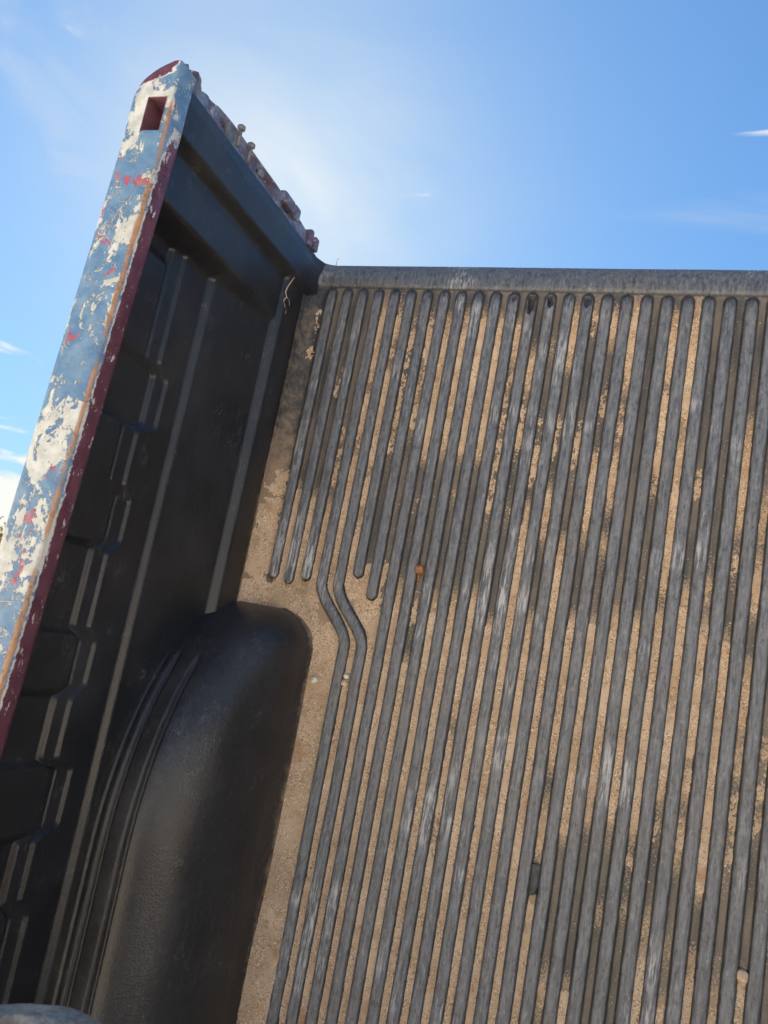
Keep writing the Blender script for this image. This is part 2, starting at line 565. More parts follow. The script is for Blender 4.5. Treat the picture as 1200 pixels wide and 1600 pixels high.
def make_wood():
    t = NT('weathered_wood')
    v = t.scale((60, 60, 4))
    g = t.noise(3, 6, 0.65, vec=v)
    col = t.mix(t.ramp(g, 0.35, 0.65), (0.34, 0.27, 0.20), (0.58, 0.48, 0.37))
    col = t.mix(t.ramp(t.noise(18, 5), 0.55, 0.7), col, (0.60, 0.52, 0.41))
    return t.done(col, 0.95, t.bump(g, 0.003, 0.8), spec=0.15)


M['wood'] = make_wood()


def make_leaf():
    t = NT('autumn_leaves')
    col = t.mix(t.ramp(t.noise(0.5, 3), 0.4, 0.6), (0.10, 0.12, 0.025), (0.34, 0.17, 0.035))
    col = t.mix(t.ramp(t.noise(1.6, 3), 0.55, 0.65), col, (0.36, 0.27, 0.05))
    return t.done(col, 0.7)


M['leaf'] = make_leaf()
M['bark'] = simple('tree_bark', (0.07, 0.055, 0.04), (0.14, 0.11, 0.08), 8, 0.9, 0.02)

# ------------------------------------------------------------------ ground
gr = mesh_from([(-900, -900, 0), (900, -900, 0), (900, 900, 0), (-900, 900, 0)], [(0, 1, 2, 3)])
tag(link('ground', gr, M['ground'], smooth=False), kind='structure')

# ------------------------------------------------------------------ shape functions of the bed (bed coordinates)
PITCH, RIB0, NRIB = 0.03, 0.0395, 47
RIB_H = 0.0088


def jog(Y):
    return 0.06 * ss(-0.572, -0.672, Y)


def rib_list():
    R = []
    for k in range(NRIB):
        j = k if k <= 23 else 46 - k           # the floor is symmetric
        sg = 1 if k <= 23 else -1
        y1, jg = -1.93, 0
        if j == 0: y1 = -0.583
        if j == 1: y1 = -0.588
        if j == 2: y1 = -0.578
        if j in (3, 4): jg = sg
        if j == 3: y1 = -1.9
        if j == 5: y1 = -0.560
        if j == 6: y1 = -0.592
        R.append((RIB0 + PITCH * k, -0.050, y1, jg))
    return R


RIBS = rib_list()


def fillet(X):
    d = np.clip((0.032 - X) / 0.036, 0, 0.999)
    d2 = np.clip((X - (1.46 - 0.032)) / 0.036, 0, 0.999)
    d = np.maximum(d, d2)
    return 0.034 * (1 - np.sqrt(1 - d * d))


def rib_height(X, Y):
    """X,Y 2-D arrays with X varying along axis 0"""
    H = np.zeros_like(X)
    xs = X[:, 0]
    for k, (c0, ya, yb, jg) in enumerate(RIBS):
        lo, hi = c0 - 0.014, c0 + 0.014
        if jg > 0: hi += 0.065
        if jg < 0: lo -= 0.065
        sel = np.where((xs > lo) & (xs < hi))[0]
        if len(sel) == 0: continue
        s = slice(sel[0], sel[-1] + 1)
        x = X[s]; y = Y[s]
        wob = 0.0007 * (vnoise(y * 24 + k * 7.1, y * 0 + k * 3.3) - 0.5)
        c = c0 + wob + (jg * jog(y) if jg else 0)
        sl = 1.0
        if jg:
            e = 1e-3
            sl = np.sqrt(1 + ((jog(y + e) - jog(y - e)) / (2 * e)) ** 2)
        dx = np.abs(x - c) / sl
        dy = np.maximum(np.maximum(y - (ya - 0.010), (yb + 0.010) - y), 0)
        d = np.sqrt(dx * dx + dy * dy)
        wb = 0.0103
        h = np.power(np.clip(1 - np.power(d / wb, 4.2), 0, 1), 0.66)
        soft = 0.55 + 0.45 * ss(-0.045, -0.085, y)
        H[s] = np.maximum(H[s], h * soft)
    return H


HOLES = [(0.3995, -0.058, -0.090, 0.0052, 1.0), (0.4285, -0.058, -0.070, 0.0030, 1.0), (0.4310, -0.064, -0.079, 0.0045, 0.35),
         (0.4890, -0.058, -0.078, 0.0055, 0.35), (0.3700, -0.060, -0.070, 0.003, 0.25)]


def floor_z(X, Y, ribs=True):
    rb = rib_height(X, Y) if ribs else 0 * X
    z = rb * RIB_H
    hole = 0 * X
    for cx, y0, y1, hw, dep in HOLES:
        wv = hw * (1 - 0.75 * ss(y0 - 0.55 * (y0 - y1), y1, Y))
        mk = ss(wv + 0.0008, wv - 0.0008, np.abs(X - cx - 0.15 * (Y - y0) * 0)) * ss(y0 + 0.001, y0 - 0.001, Y) * ss(y1 - 0.001, y1 + 0.001, Y)
        z = z * (1 - mk * dep) - 0.004 * mk * (dep > 0.9)
        hole = np.maximum(hole, mk)
    z = z + 0.0030 * ss(-0.052, -0.040, Y) - 0.0160 * np.clip((Y + 0.040) / 0.043, 0, 2) ** 2
    z = z + fillet(X)
    z = z + 0.0010 * (fbm(X * 9, Y * 9, 2) - 0.5)
    return z, rb * (1 - 0.6 * hole)


def zig(Y):
    """height of the stepped crease that zigzags along the side wall"""
    kn = [(-1.93, .300), (-1.40, .300), (-1.385, .326), (-1.20, .326), (-1.185, .300), (-1.070, .300), (-1.048, .320), (-0.978, .320),
          (-0.962, .284), (-0.890, .284), (-0.876, .318), (-0.800, .318), (-0.782, .298), (-0.726, .298), (-0.706, .318), (-0.606, .318),
          (-0.588, .298), (-0.530, .298), (-0.510, .318), (-0.434, .318), (-0.420, .282), (-0.348, .282), (-0.330, .308), (-0.10, .308)]
    return np.interp(Y, [k[0] for k in kn], [k[1] for k in kn])


def wall_x(Y, Z):
    b = -0.0050 - 0.0 * Z
    b = b - 0.014 * ss(0.082, 0.098, Z) - 0.018 * lin(0.098, 0.236, Z) - 0.0085 * ss(0.238, 0.252, Z)
    zc = zig(Y)
    b = b - 0.0045 * ss(0, 0.005, Z - zc) - 0.003 * lin(0.004, 0.022, Z - zc) - 0.0065 * ss(0.021, 0.027, Z - zc)
    # block set back by the zigzag's lower runs
    b = b + 0.0012 * (fbm(Y * 7, Z * 9, 2) - 0.5)
    # the panel above the crease steps in and out in long blocks
    blk = np.zeros_like(Y + Z)
    for ya, yb_ in ((-0.19, -0.335), (-0.428, -0.597), (-0.715, -0.790), (-0.880, -0.968), (-1.05, -1.19)):
        blk = np.maximum(blk, ss(ya + 0.004, ya - 0.006, Y) * ss(yb_ - 0.010, yb_ + 0.004, Y))
    b = b + 0.009 * blk * ss(0.020, 0.034, Z - zc)
    x = b + np.maximum(-0.013 - b, 0) * ss(-0.168, -0.146, Y)
    x = x + (0.004 - x) * ss(-0.080, -0.064, Y)
    x = x - 0.35 * np.clip(Y + 0.020, 0, 1) * 0.6
    x = x + ss(-0.175, -0.14, Y) * 0.010 * np.clip(1 - Z / 0.04, 0, 1) ** 2
    return x


def well_surface(mirror, parent):
    """wheel-arch cover: an arch along Y with a rounded shoulder towards the floor"""
    ny, nt = 190, 60
    s = np.linspace(0, 1, ny)
    y0, y1 = -0.630, -1.570
    # cosine spacing so that the steep ends get enough rows
    Yc = y0 + (y1 - y0) * (0.5 - 0.5 * np.cos(np.pi * s))
    e = 0.50
    c1 = np.linspace(0, 0.93, 92)
    a1 = np.arcsin(c1 ** (1 / e))
    th = np.concatenate([a1, np.linspace(a1[-1], np.pi / 2, 34)[1:]]) * 2 / np.pi
    S, T = np.meshgrid(Yc, th, indexing='ij')
    ym, ha = -1.100, 0.472
    q = np.clip(np.abs(S - ym) / ha, 0, 1)
    flat = 0.22
    qq = np.clip((q - flat) / (1 - flat), 0, 1)
    H = 0.243 * np.power(np.clip(1 - qq ** 2.05, 0, 1), 0.52)
    Wd = 0.134 - 0.085 * (1 - np.power(np.clip(1 - np.clip((q - 0.86) / 0.14, 0, 1) ** 2.2, 0, 1), 0.5))
    xw = -0.050
    a = T * np.pi / 2
    cx = np.power(np.sin(a), e); cz = np.power(np.clip(np.cos(a), 0, 1), e)
    X = xw + (Wd - xw) * cx
    Z = H * cz
    X = X - 0.030 * np.clip(Z / 0.243, 0, 1) * ss(0.25, 0.9, cx)
    # pair of grooves pressed along the top
    run = ss(0.01, 0.05, y0 - S - 0.070) * ss(0.01, 0.05, S - y1 - 0.070)
    for gx in (-0.006, 0.026):
        dd = np.abs(X - gx)
        Z = Z - 0.0075 * run * np.exp(-(dd / 0.0040) ** 4)
    dd = np.abs(X + 0.022)
    Z = Z - 0.0025 * run * np.exp(-(dd / 0.0022) ** 4)
    # foot flare into the floor
    fl = np.clip(1 - Z / 0.016, 0, 1) ** 2
    X = X + 0.006 * fl
    dirn = np.sign(S - ym)
    Y = S + dirn * 0.006 * fl * (q > 0.9)
    Z = Z - 0.004 + 0.0008 * (fbm(X * 20, Y * 20, 2) - 0.5)
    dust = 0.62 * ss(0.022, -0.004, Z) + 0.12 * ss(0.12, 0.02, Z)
    me = grid_mesh(X, Y, Z, 'wheel_well_cover', mirror=mirror, flip=False, attrs={'dust': dust, 'ground_refl': 0 * X + 1.0})
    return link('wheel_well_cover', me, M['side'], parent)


# runs of sand in the grooves: groove -> (start, end, cover)
SAND = {0:[(-0.423,-0.599,1)],1:[(-0.156,-0.29,0.3),(-0.434,-0.595,1)],2:[(-0.288,-0.43,0.35),(-0.444,-0.59,1)],3:[(-0.068,-0.227,0.75),(-0.227,-0.352,0.7),(-0.352,-1.9,1)],4:[(-0.063,-0.196,0.6),(-0.196,-0.372,0.95),(-0.372,-0.451,0.75),(-0.46,-0.60,1)],5:[(-0.087,-0.374,0.45),(-0.519,-0.572,0.4)],6:[(-0.091,-0.316,0.6),(-0.528,-0.593,0.45),(-0.638,-1.9,1)],7:[(-0.099,-0.35,0.9),(-0.399,-0.44,0.35),(-0.562,-1.9,1)],8:[(-0.094,-0.338,0.95),(-0.567,-0.647,0.4),(-0.675,-1.9,1)],9:[(-0.093,-0.339,0.95),(-0.397,-0.419,0.6),(-0.576,-1.9,1)],10:[(-0.096,-0.341,0.9),(-0.2,-0.323,0.5),(-0.567,-1.9,1)],11:[(-0.106,-0.173,0.95),(-0.173,-0.438,0.4),(-0.553,-0.744,0.9),(-0.753,-0.926,0.6),(-0.926,-1.9,0.95)],12:[(-0.155,-0.22,0.9),(-0.22,-0.357,0.4),(-0.38,-0.454,0.4),(-0.594,-1.9,0.95)],13:[(-0.124,-0.165,0.6),(-0.235,-0.392,0.4),(-0.408,-0.96,0.95),(-0.96,-1.6,.9)],14:[(-0.081,-0.176,0.95),(-0.232,-0.35,0.3),(-0.373,-0.457,0.75),(-0.579,-1.3,0.97)],15:[(-0.06,-0.121,0.6),(-0.23,-0.366,0.35),(-0.453,-1.3,0.95)],16:[(-0.079,-0.136,0.9),(-0.188,-0.306,0.35),(-0.314,-0.453,0.8),(-0.568,-0.782,1),(-0.821,-0.923,0.75),(-0.964,-1.4,0.95)],17:[(-0.066,-0.21,0.95),(-0.21,-0.303,0.5),(-0.303,-0.401,0.8),(-0.445,-0.462,0.9),(-0.471,-0.485,0.6),(-0.569,-0.872,1),(-1.043,-1.109,0.7)],18:[(-0.495,-0.513,0.45),(-0.55,-0.844,1),(-0.844,-0.874,0.4),(-1.058,-1.3,1)],19:[(-0.082,-0.183,0.9),(-0.183,-0.375,0.62),(-0.491,-0.508,0.5),(-0.553,-0.841,0.97),(-0.856,-0.874,0.5),(-0.95,-0.966,0.8)],20:[(-0.062,-0.261,1),(-0.265,-0.521,0.78),(-0.54,-0.848,0.95),(-0.855,-0.913,0.5),(-0.938,-0.951,0.7)],21:[(-0.31,-0.401,0.3),(-0.501,-0.793,1),(-0.8,-0.866,0.4),(-0.939,-0.97,0.8),(-0.986,-1.3,0.97)],22:[(-0.45,-0.536,0.5),(-0.544,-0.732,0.95),(-0.743,-0.784,0.9),(-0.813,-0.872,0.8),(-0.962,-0.996,0.6),(-1.042,-1.4,1)],23:[(-0.246,-0.411,0.93),(-0.421,-0.497,0.5),(-0.563,-0.901,1),(-0.975,-1.3,0.9)],24:[(-0.351,-0.424,0.75),(-0.438,-0.524,0.85),(-0.594,-0.682,1),(-0.699,-0.743,0.8),(-0.743,-0.895,0.45),(-0.97,-0.98,0.6),(-1.004,-1.079,0.8)],25:[(-0.985,-1.2,0.9),(-0.656,-0.835,0.4)]}
rs = random.Random(5)
for v in range(26, 46):
    L = []; y = -0.08
    while y > -1.7:
        a = y - rs.uniform(0.02, 0.2); c = a - rs.uniform(0.05, 0.35)
        L.append((a, c, rs.choice((0.4, 0.7, 0.9, 1.0)))); y = c
    SAND[v] = L



def silt_at(X, Y):
    S = np.zeros_like(X) + 0.10
    for v, L in SAND.items():
        rows = np.where(np.abs(X[:, 0] - (RIB0 + PITCH * (v + 0.5))) < 0.015)[0]
        if len(rows) == 0: continue
        y = Y[rows[0]]
        a_ = np.full_like(y, 0.16 + 0.22 * vnoise(np.array(v * 1.37), np.array(0.5)))
        for y0, y1, d in L:
            e = np.minimum(y0 - y, y - y1)
            a_ = np.maximum(a_, d * ss(-0.042, 0.012, e))
        S[rows] = a_[None, :]
    return S


# ------------------------------------------------------------------ bed liner
liner = empty('bed_liner', (0.73, 0, 0))
tag(liner, 'black ribbed plastic liner with sand in its grooves, fitted inside the upended pickup bed', 'bed liner')

xs = np.unique(np.round(np.concatenate([np.arange(-0.0037, 0.10, 0.0014), np.arange(0.10, 0.262, 0.0010), np.arange(0.262, 1.198, 0.0016),
                                        np.arange(1.198, 1.36, 0.0013), np.arange(1.36, 1.4638, 0.0016)]), 5))
ys = np.unique(np.round(np.concatenate([np.arange(-1.945, -0.70, 0.012), np.arange(-0.70, -0.535, 0.0026), np.arange(-0.535, -0.105, 0.010),
                                        np.arange(-0.105, -0.030, 0.0022), np.arange(-0.030, 0.0045, 0.0025)]), 5))
GX, GY = np.meshgrid(xs, ys, indexing='ij')
GZ, GR = floor_z(GX, GY)
dust = (0.48 + 0.35 * ss(-0.25, -0.45, GY)) * ss(0.034, 0.022, np.minimum(GX, 1.46 - GX)) * ss(-0.05, -0.10, GY) + 0.22 * ss(-0.35, -0.62, GY) * ss(0.17, 0.10, np.minimum(GX, 1.46 - GX)) * (GR < 0.3)
GA = np.maximum(GR, 0.80 * ss(-0.052, -0.044, GY))
GA = np.maximum(GA, 0.50 * ss(0.031, 0.027, np.minimum(GX, 1.46 - GX)))
me = grid_mesh(GX, GY, GZ, 'floor_panel', attrs={'rib': GA, 'dust': dust, 'silt': silt_at(GX, GY)})
link('floor_panel', me, M['floor'], liner)

zs = np.unique(np.round(np.concatenate([np.arange(-0.004, 0.080, 0.006), np.arange(0.080, 0.101, 0.0022), np.arange(0.101, 0.236, 0.010), np.arange(0.236, 0.255, 0.0022),
                                        np.arange(0.255, 0.275, 0.005), np.arange(0.275, 0.350, 0.0018), np.arange(0.350, 0.466, 0.010)]), 5))
yw = np.unique(np.round(np.concatenate([np.arange(-1.945, -1.12, 0.012), np.arange(-1.12, -0.32, 0.0030), np.arange(-0.32, -0.18, 0.008), np.arange(-0.18, 0.0015, 0.0022)]), 5))
WY, WZ = np.meshgrid(yw, zs, indexing='ij')
WX = wall_x(WY, WZ)
wd = 0.42 * ss(0.040, 0.01, WZ) * ss(-0.03, -0.08, WY) * ss(-0.30, -0.18, WY) + 0.50 * ss(0.050, 0.025, WZ) * ss(-0.10, -0.45, WY) + 0.10 * ss(0.06, 0.0, WZ)
for mir in (False, True):
    me = grid_mesh(WX, WY, WZ, 'side_panel', mirror=mir, flip=False, attrs={'dust': wd, 'ground_refl': 0 * WX + 0.10})
    link('side_panel', me, M['side'], liner)
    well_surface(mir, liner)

fb = MB().box(-0.04, 1.50, -1.960, -1.944, -0.004, 0.47)
link('front_panel', fb.mesh(bevel=0.004), M['side'], liner)

# torn lump of liner plastic lying in a groove
fx, fy = 0.5345, -0.936
nu, nv = 15, 9
U, V = np.meshgrid(np.linspace(-1, 1, nu), np.linspace(-1, 1, nv), indexing='ij')
FX = fx + V * (0.0088 - 0.004 * np.clip(-U - 0.2, 0, 1))
FY = fy + U * 0.021 + 0.003 * V * (U < 0)
FZ = 0.0035 + 0.0075 * np.sqrt(np.clip(1 - V * V, 0, 1)) * (1 - 0.25 * U) + 0.0008 * np.sin(U * 16) * (U < -0.3)
FZ = np.where((np.abs(V) > 0.99) | (U < -0.99), 0.0, FZ)
link('torn_flap', grid_mesh(FX, FY, FZ, 'torn_flap', flip=True), M['plug'], liner)['label'] = 'curled scrap of torn liner plastic stuck in a groove'

# ragged plastic edge beside the hole worn through a rib
tb = MB()
for k, (dx, dy, l) in enumerate(((-0.0055, -0.084, 0.010), (-0.003, -0.089, 0.006), (0.005, -0.082, 0.007), (0.0015, -0.092, 0.005))):
    tb.tube([(0.3995 + dx, dy - 0.004, 0.007), (0.3995 + dx * 1.1, dy + l * 0.5, 0.0095), (0.3995 + dx * 1.25, dy + l, 0.0105)], [0.0012, 0.0009, 0.0002], 5)
link('torn_edge', tb.mesh(), M['plug'], liner)

# ------------------------------------------------------------------ steel bed
bed = empty('truck_bed', (0.73, 0.15, 0))
tag(bed, 'upended pickup truck bed with peeling blue, cream and dark red painted side rails', 'truck bed')
HX0, HX1, HY0, HY1 = -0.0140, 0.0138, -0.0540, -0.1010       # stake pocket opening


def side_rail(mirror):
    shift = lambda Y: -0.030 * np.clip((-Y - 0.12) / 0.80, 0, 1)
    yv = np.unique(np.round(np.concatenate([np.linspace(-1.98, -0.20, 60), np.linspace(-0.20, -0.10, 8), [HY1, HY0, -0.085, -0.07], np.linspace(-0.075, -0.003, 22)]), 5))
    # cross-section: (u across the top, depth below the top, maroon, rust); u 0 = inner edge, 1 = outer edge
    sec = [(0.060, 0.034, 1.0, 0), (0.012, 0.032, 1.0, 0), (0.0, 0.028, 0.92, 0), (0.0, 0.016, 0.92, 0), (0.0, 0.010, 0.62, 0.25), (0.006, 0.0045, 0.35, 0.85), (0.03, 0.0008, 0.12, 0.9),
           (0.062, -0.0004, 0.05, 0.62), (0.095, -0.0006, 0.0, 0.25), (0.144, -0.0009, 0.0, 0.0), (0.25, -0.0015, 0, 0), (0.38, -0.0019, 0, 0), (0.50, -0.0020, 0, 0), (0.61, -0.0017, 0, 0), (0.72, -0.0010, 0.0, 0),
           (0.80, 0.0002, 0.0, 0), (0.88, 0.0022, 0.05, 0), (0.94, 0.0055, 0.12, 0), (0.985, 0.0105, 0.25, 0), (1.0, 0.018, 0.4, 0), (1.01, 0.030, 0.6, 0), (1.12, 0.075, 0.9, 0), (1.35, 0.16, 1, 0),
           (1.55, 0.26, 1, 0), (1.66, 0.38, 1, 0), (1.66, 0.50, 1, 0), (1.56, 0.60, 1, 0), (1.40, 0.64, 1, 0)]
    ns = len(sec)
    Yg = np.repeat(yv[:, None], ns, 1)
    u = np.array([s[0] for s in sec])[None, :]
    dep = np.array([s[1] for s in sec])[None, :] + 0 * Yg
    xin = 0.021 + shift(Yg)
    wfull = 0.068
    tt = np.clip((Yg + 0.078) / 0.0748, 0, 1)
    w = np.interp(Yg, [-0.078, -0.060, -0.045, -0.033, -0.022, -0.013, -0.007, -0.003], [0.0680, 0.0690, 0.0690, 0.0660, 0.0590, 0.0480, 0.0350, 0.0200])
    # beyond the rail's own width the outer skin keeps its shape
    fo = np.clip((u - 1.0) / 0.11, 0, 1)
    X = xin - np.where(u <= 1, u * w, w + (wfull - w) * fo + (u - 1) * wfull)
    Yr = Yg - 0.078 * tt * fo
    fall = 0.003 * tt ** 3 * np.clip(u, 0, 1) ** 0.7
    Z = 0.491 - dep - fall
    mar = np.array([s[2] for s in sec])[None, :] + 0 * Yg
    mar = np.maximum(mar, 0.95 * ss(-0.062 + 0.040 * np.clip(1 - u, 0, 1), -0.018, Yg) * np.clip(u * 1.6 + 0.35, 0, 1))
    mar = np.where(u < 0.02, mar * (0.45 + 0.55 * ss(-0.07, -0.15, Yg)), mar)
    rst = np.array([s[3] for s in sec])[None, :] * ss(-0.02, -0.07, Yg)
    # make two columns fall exactly on the pocket edges
    keep = np.ones((len(yv) - 1, ns - 1), bool)
    for col, hx in ((9, HX1), (13, HX0)):
        rows = (yv >= HY1 - 0.03) & (yv <= HY0 + 0.008)
        X[rows, col] = hx
    for r in range(len(yv) - 1):
        ym = 0.5 * (yv[r] + yv[r + 1])
        if HY1 < ym < HY0:
            keep[r, 9:13] = False
    me = grid_mesh(X, Yr, Z, 'side_rail', keep=keep, mirror=mirror, flip=True, attrs={'maroon': mar, 'rust': rst})
    o = link('side_rail', me, M['rail'], bed)
    # panel that closes the tail end between jamb and outer skin
    zq = np.array([0.452, 0.40, 0.30, 0.20, 0.10, -0.01])
    xo = np.array([-0.049, -0.058, -0.075, -0.088, -0.093, -0.093])
    yi = np.array([0.026, 0.020, 0.030, 0.030, 0.027, 0.004])
    tq = np.linspace(0, 1, 8)
    TX = -0.036 + (xo + 0.036)[:, None] * tq[None]
    TY = yi[:, None] + (-0.074 - yi)[:, None] * (tq[None] ** 2.2)
    TZ = np.repeat(zq[:, None], 8, 1)
    link('tail_panel', grid_mesh(TX, TY, TZ, 'tail_panel', mirror=mirror), M['body'], bed)
    # walls and bottom of the stake pocket
    px = np.array([HX0, HX0, HX1, HX1, HX0]); py = np.array([HY1, HY0, HY0, HY1, HY1])
    lev = [(0.4922, -0.0012), (0.4905, 0.0004), (0.482, 0.0012), (0.4605, 0.002)]
    cxm, cym = (HX0 + HX1) / 2, (HY0 + HY1) / 2
    v = []; f = []
    for z, g in lev:
        for k in range(4):
            gx = px[k] + math.copysign(g, px[k] - cxm); gy = py[k] + math.copysign(g, py[k] - cym)
            v.append((1.46 - gx if mirror else gx, -z, gy + FLOOR_LEN))
    for a in range(len(lev) - 1):
        for k in range(4):
            f.append((a * 4 + k, a * 4 + (k + 1) % 4, a * 4 + 4 + (k + 1) % 4, a * 4 + 4 + k))
    f.append((12, 13, 14, 15))
    link('stake_pocket', mesh_from(v, f), M['faded'], o, smooth=False)
    return o


def tail_jamb(mirror):
    zz = np.linspace(-0.03, 0.488, 150)
    vv = np.linspace(0, 1, 34)
    top = np.interp(zz, [-.03, -.01, .02, .04, .06, .09, .2, .32, .374, .402, .412, .424, .436, .455, .474, .489],
                    [.004, .006, .010, .018, .028, .031, .033, .032, .029, .0225, .023, .031, .031, .020, .007, -.006])
    Zg, Vg = np.meshgrid(zz, vv, indexing='ij')
    Yg = -0.016 + (top[:, None] + 0.016) * Vg
    X = -0.0065 + 0.024 * ss(0.435, 0.486, Zg)
    # pressed channel, pocket and bead that follow the jamb
    ch = ss(0.010, 0.014, Yg) * ss(0.024, 0.019, Yg) * ss(0.10, 0.13, Zg) * ss(0.475, 0.44, Zg)
    X = X - 0.005 * ch * ss(-0.4, 0.4, np.sin(Zg * 62))
    X = X + 0.004 * np.exp(-((Yg - 0.028) / 0.0025) ** 2) * ss(0.1, 0.13, Zg)
    X = X + 0.005 * np.exp(-(((Zg - 0.405) / 0.008) ** 2)) + 0.004 * np.exp(-(((Zg - 0.440) / 0.010) ** 2)) * ss(0.01, 0.03, Yg)
    X = X - 0.035 * ss(0.93, 1.0, Vg) ** 2 * ss(0.468, 0.425, Zg)            # turns away round the tail edge
    Y2 = Yg
    me = grid_mesh(X, Y2, Zg, 'tail_jamb', mirror=mirror, flip=False)
    o = link('tail_jamb', me, M['jamb'], bed)
    mod = o.modifiers.new('sheet', 'SOLIDIFY'); mod.thickness = 0.0015; mod.offset = -1
    mx = (lambda x: 1.46 - x) if mirror else (lambda x: x)
    # striker studs on their plates
    for y, z in ((0.033, 0.312), (0.028, 0.279)):
        b = MB().tube([(mx(-0.004), y - 0.022, z), (mx(-0.004), y, z), (mx(-0.004), y + 0.004, z)], [0.003, 0.003, 0.003], 10)
        b.tube([(mx(-0.004), y + 0.003, z), (mx(-0.004), y + 0.0055, z), (mx(-0.004), y + 0.010, z), (mx(-0.004), y + 0.0125, z)], [0.003, 0.0062, 0.0062, 0.003], 12)
        link('striker_stud', b.mesh(), M['steel'], o)
    b = MB().box(min(mx(-0.010), mx(-0.003)), max(mx(-0.010), mx(-0.003)), 0.002, 0.030, 0.316, 0.346)
    link('striker_plate', b.mesh(bevel=0.002), M['steel'], o, smooth=False)
    b = MB().box(min(mx(-0.010), mx(-0.0035)), max(mx(-0.010), mx(-0.0035)), 0.002, 0.029, 0.272, 0.296)
    link('striker_plate', b.mesh(bevel=0.002), M['jamb'], o, smooth=False)
    # washer ring
    b = MB().tube([(mx(-0.008), 0.016, 0.240), (mx(-0.001), 0.016, 0.240), (mx(0.0005), 0.016, 0.240)], [0.0070, 0.0070, 0.0045], 16)
    link('washer', b.mesh(), M['steel'], o)
    # hinge bracket and bumper low on the jamb
    b = MB().box(min(mx(-0.016), mx(-0.002)), max(mx(-0.016), mx(-0.002)), 0.018, 0.043, 0.098, 0.120)
    link('latch_bracket', b.mesh(bevel=0.004), M['jamb'], o, smooth=False)
    b = MB().box(min(mx(-0.012), mx(0.004)), max(mx(-0.012), mx(0.004)), 0.016, 0.037, 0.128, 0.170)
    link('latch_bracket', b.mesh(bevel=0.006), M['jamb'], o, smooth=False)
    b = MB().box(min(mx(-0.012), mx(0.004)), max(mx(-0.012), mx(0.004)), 0.006, 0.030, 0.024, 0.040).box(min(mx(-0.012), mx(0.003)), max(mx(-0.012), mx(0.003)), 0.004, 0.034, 0.046, 0.058)
    link('hinge_ear', b.mesh(bevel=0.003), M['jamb'], o, smooth=False)


for mir in (False, True):
    side_rail(mir)
    tail_jamb(mir)

b = MB().box(-0.06, 1.52, -1.97, -0.004, -0.034, -0.024)
link('floor_pan', b.mesh(), M['body'], bed, smooth=False)
b = MB().box(-0.02, 1.48, -0.055, 0.0045, -0.062, -0.0225)
link('tail_sill', b.mesh(bevel=0.004), M['jamb'], bed, smooth=False)
b = MB().box(-0.07, 1.53, -1.998, -1.962, -0.06, 0.488)
link('headboard', b.mesh(bevel=0.006), M['body'], bed, smooth=False)
for yy in (-0.35, -0.85, -1.35, -1.80):
    b = MB().box(-0.02, 1.48, yy - 0.04, yy + 0.04, -0.095, -0.0345)
    link('cross_member', b.mesh(bevel=0.004), M['body'], bed, smooth=False)

# ------------------------------------------------------------------ sand in the grooves
grains = []          # (x, y, z) of loose grains


def sand_strip(v):
    yv = np.concatenate([np.arange(-1.92, -1.30, 0.006), np.arange(-1.30, -0.05, 0.0020)])
    tv = np.linspace(-1, 1, 13)
    Yg, Tg = np.meshgrid(yv, tv, indexing='ij')
    Xc = RIB0 + PITCH * (v + 0.5) + (jog(Yg) if v == 3 else 0)
    X = Xc + Tg * 0.0088
    mask = np.zeros_like(Yg) - 1.0
    for q, (a, c, d) in enumerate(SAND[v]):
        sf = (0.006, 0.030, 0.045)[(v * 7 + q * 5) % 3] if d > 0.9 else 0.035
        # signed distance to the run's ends, rounded across the groove
        e = np.minimum(a - Yg, Yg - c) - 0.004 * Tg ** 2
        inside = np.clip(e / np.where(e > 0, sf, 0.006), -1, 1)
        spread = (d - 0.56) * 1.5
        mask = np.maximum(mask, np.where(inside > 0, np.minimum(inside, 1) * 1.0 + spread - 0.75, inside - 0.4))
    n = fbm(X * 150 + v * 3.1, Yg * 85, 4) - 0.5
    n2 = fbm(X * 60 + v * 1.7, Yg * 26, 3) - 0.5
    n3 = fbm(X * 520 + v, Yg * 380, 2) - 0.5
    lvl = mask + n * 1.7 + n2 * 1.0 + n3 * 1.6
    Z = 0.0019 * np.tanh(lvl * 2.0) + 0.0002 + 0.0005 * (fbm(X * 400, Yg * 400, 2) - 0.5)
    Z = Z + 0.0006 * np.abs(Tg) ** 2 * (lvl > 0.2)
    Z = Z + np.where(mask > 0.5, 0.0012 * (fbm(Yg * 20 + v, Yg * 0 + v, 2)), 0)
    full = Z > -0.0004
    keep = full[:-1, :-1] | full[1:, :-1] | full[1:, 1:] | full[:-1, 1:]
    return X, Yg, Z, keep


def join_grids(parts, name):
    cos, qs, off = [], [], 0
    for X, Y, Z, keep in parts:
        m_, n_ = X.shape
        idx = np.arange(m_ * n_).reshape(m_, n_)
        q = np.stack([idx[:-1, :-1], idx[:-1, 1:], idx[1:, 1:], idx[1:, :-1]], -1).reshape(-1, 4)[keep.reshape(-1)]
        if len(q) == 0: continue
        used = np.unique(q); re = np.full(m_ * n_, -1); re[used] = np.arange(len(used))
        cos.append(np.stack([X, -Z, Y + FLOOR_LEN], -1).reshape(-1, 3)[used]); qs.append(re[q] + off); off += len(used)
    co = np.concatenate(cos); q = np.concatenate(qs)
    me = bpy.data.meshes.new(name)
    me.vertices.add(len(co)); me.vertices.foreach_set('co', co.astype(np.float32).ravel())
    me.loops.add(q.size); me.loops.foreach_set('vertex_index', q.astype(np.int32).ravel())
    me.polygons.add(len(q)); me.polygons.foreach_set('loop_start', np.arange(0, q.size, 4, dtype=np.int32))
    me.update(calc_edges=True)
    return me


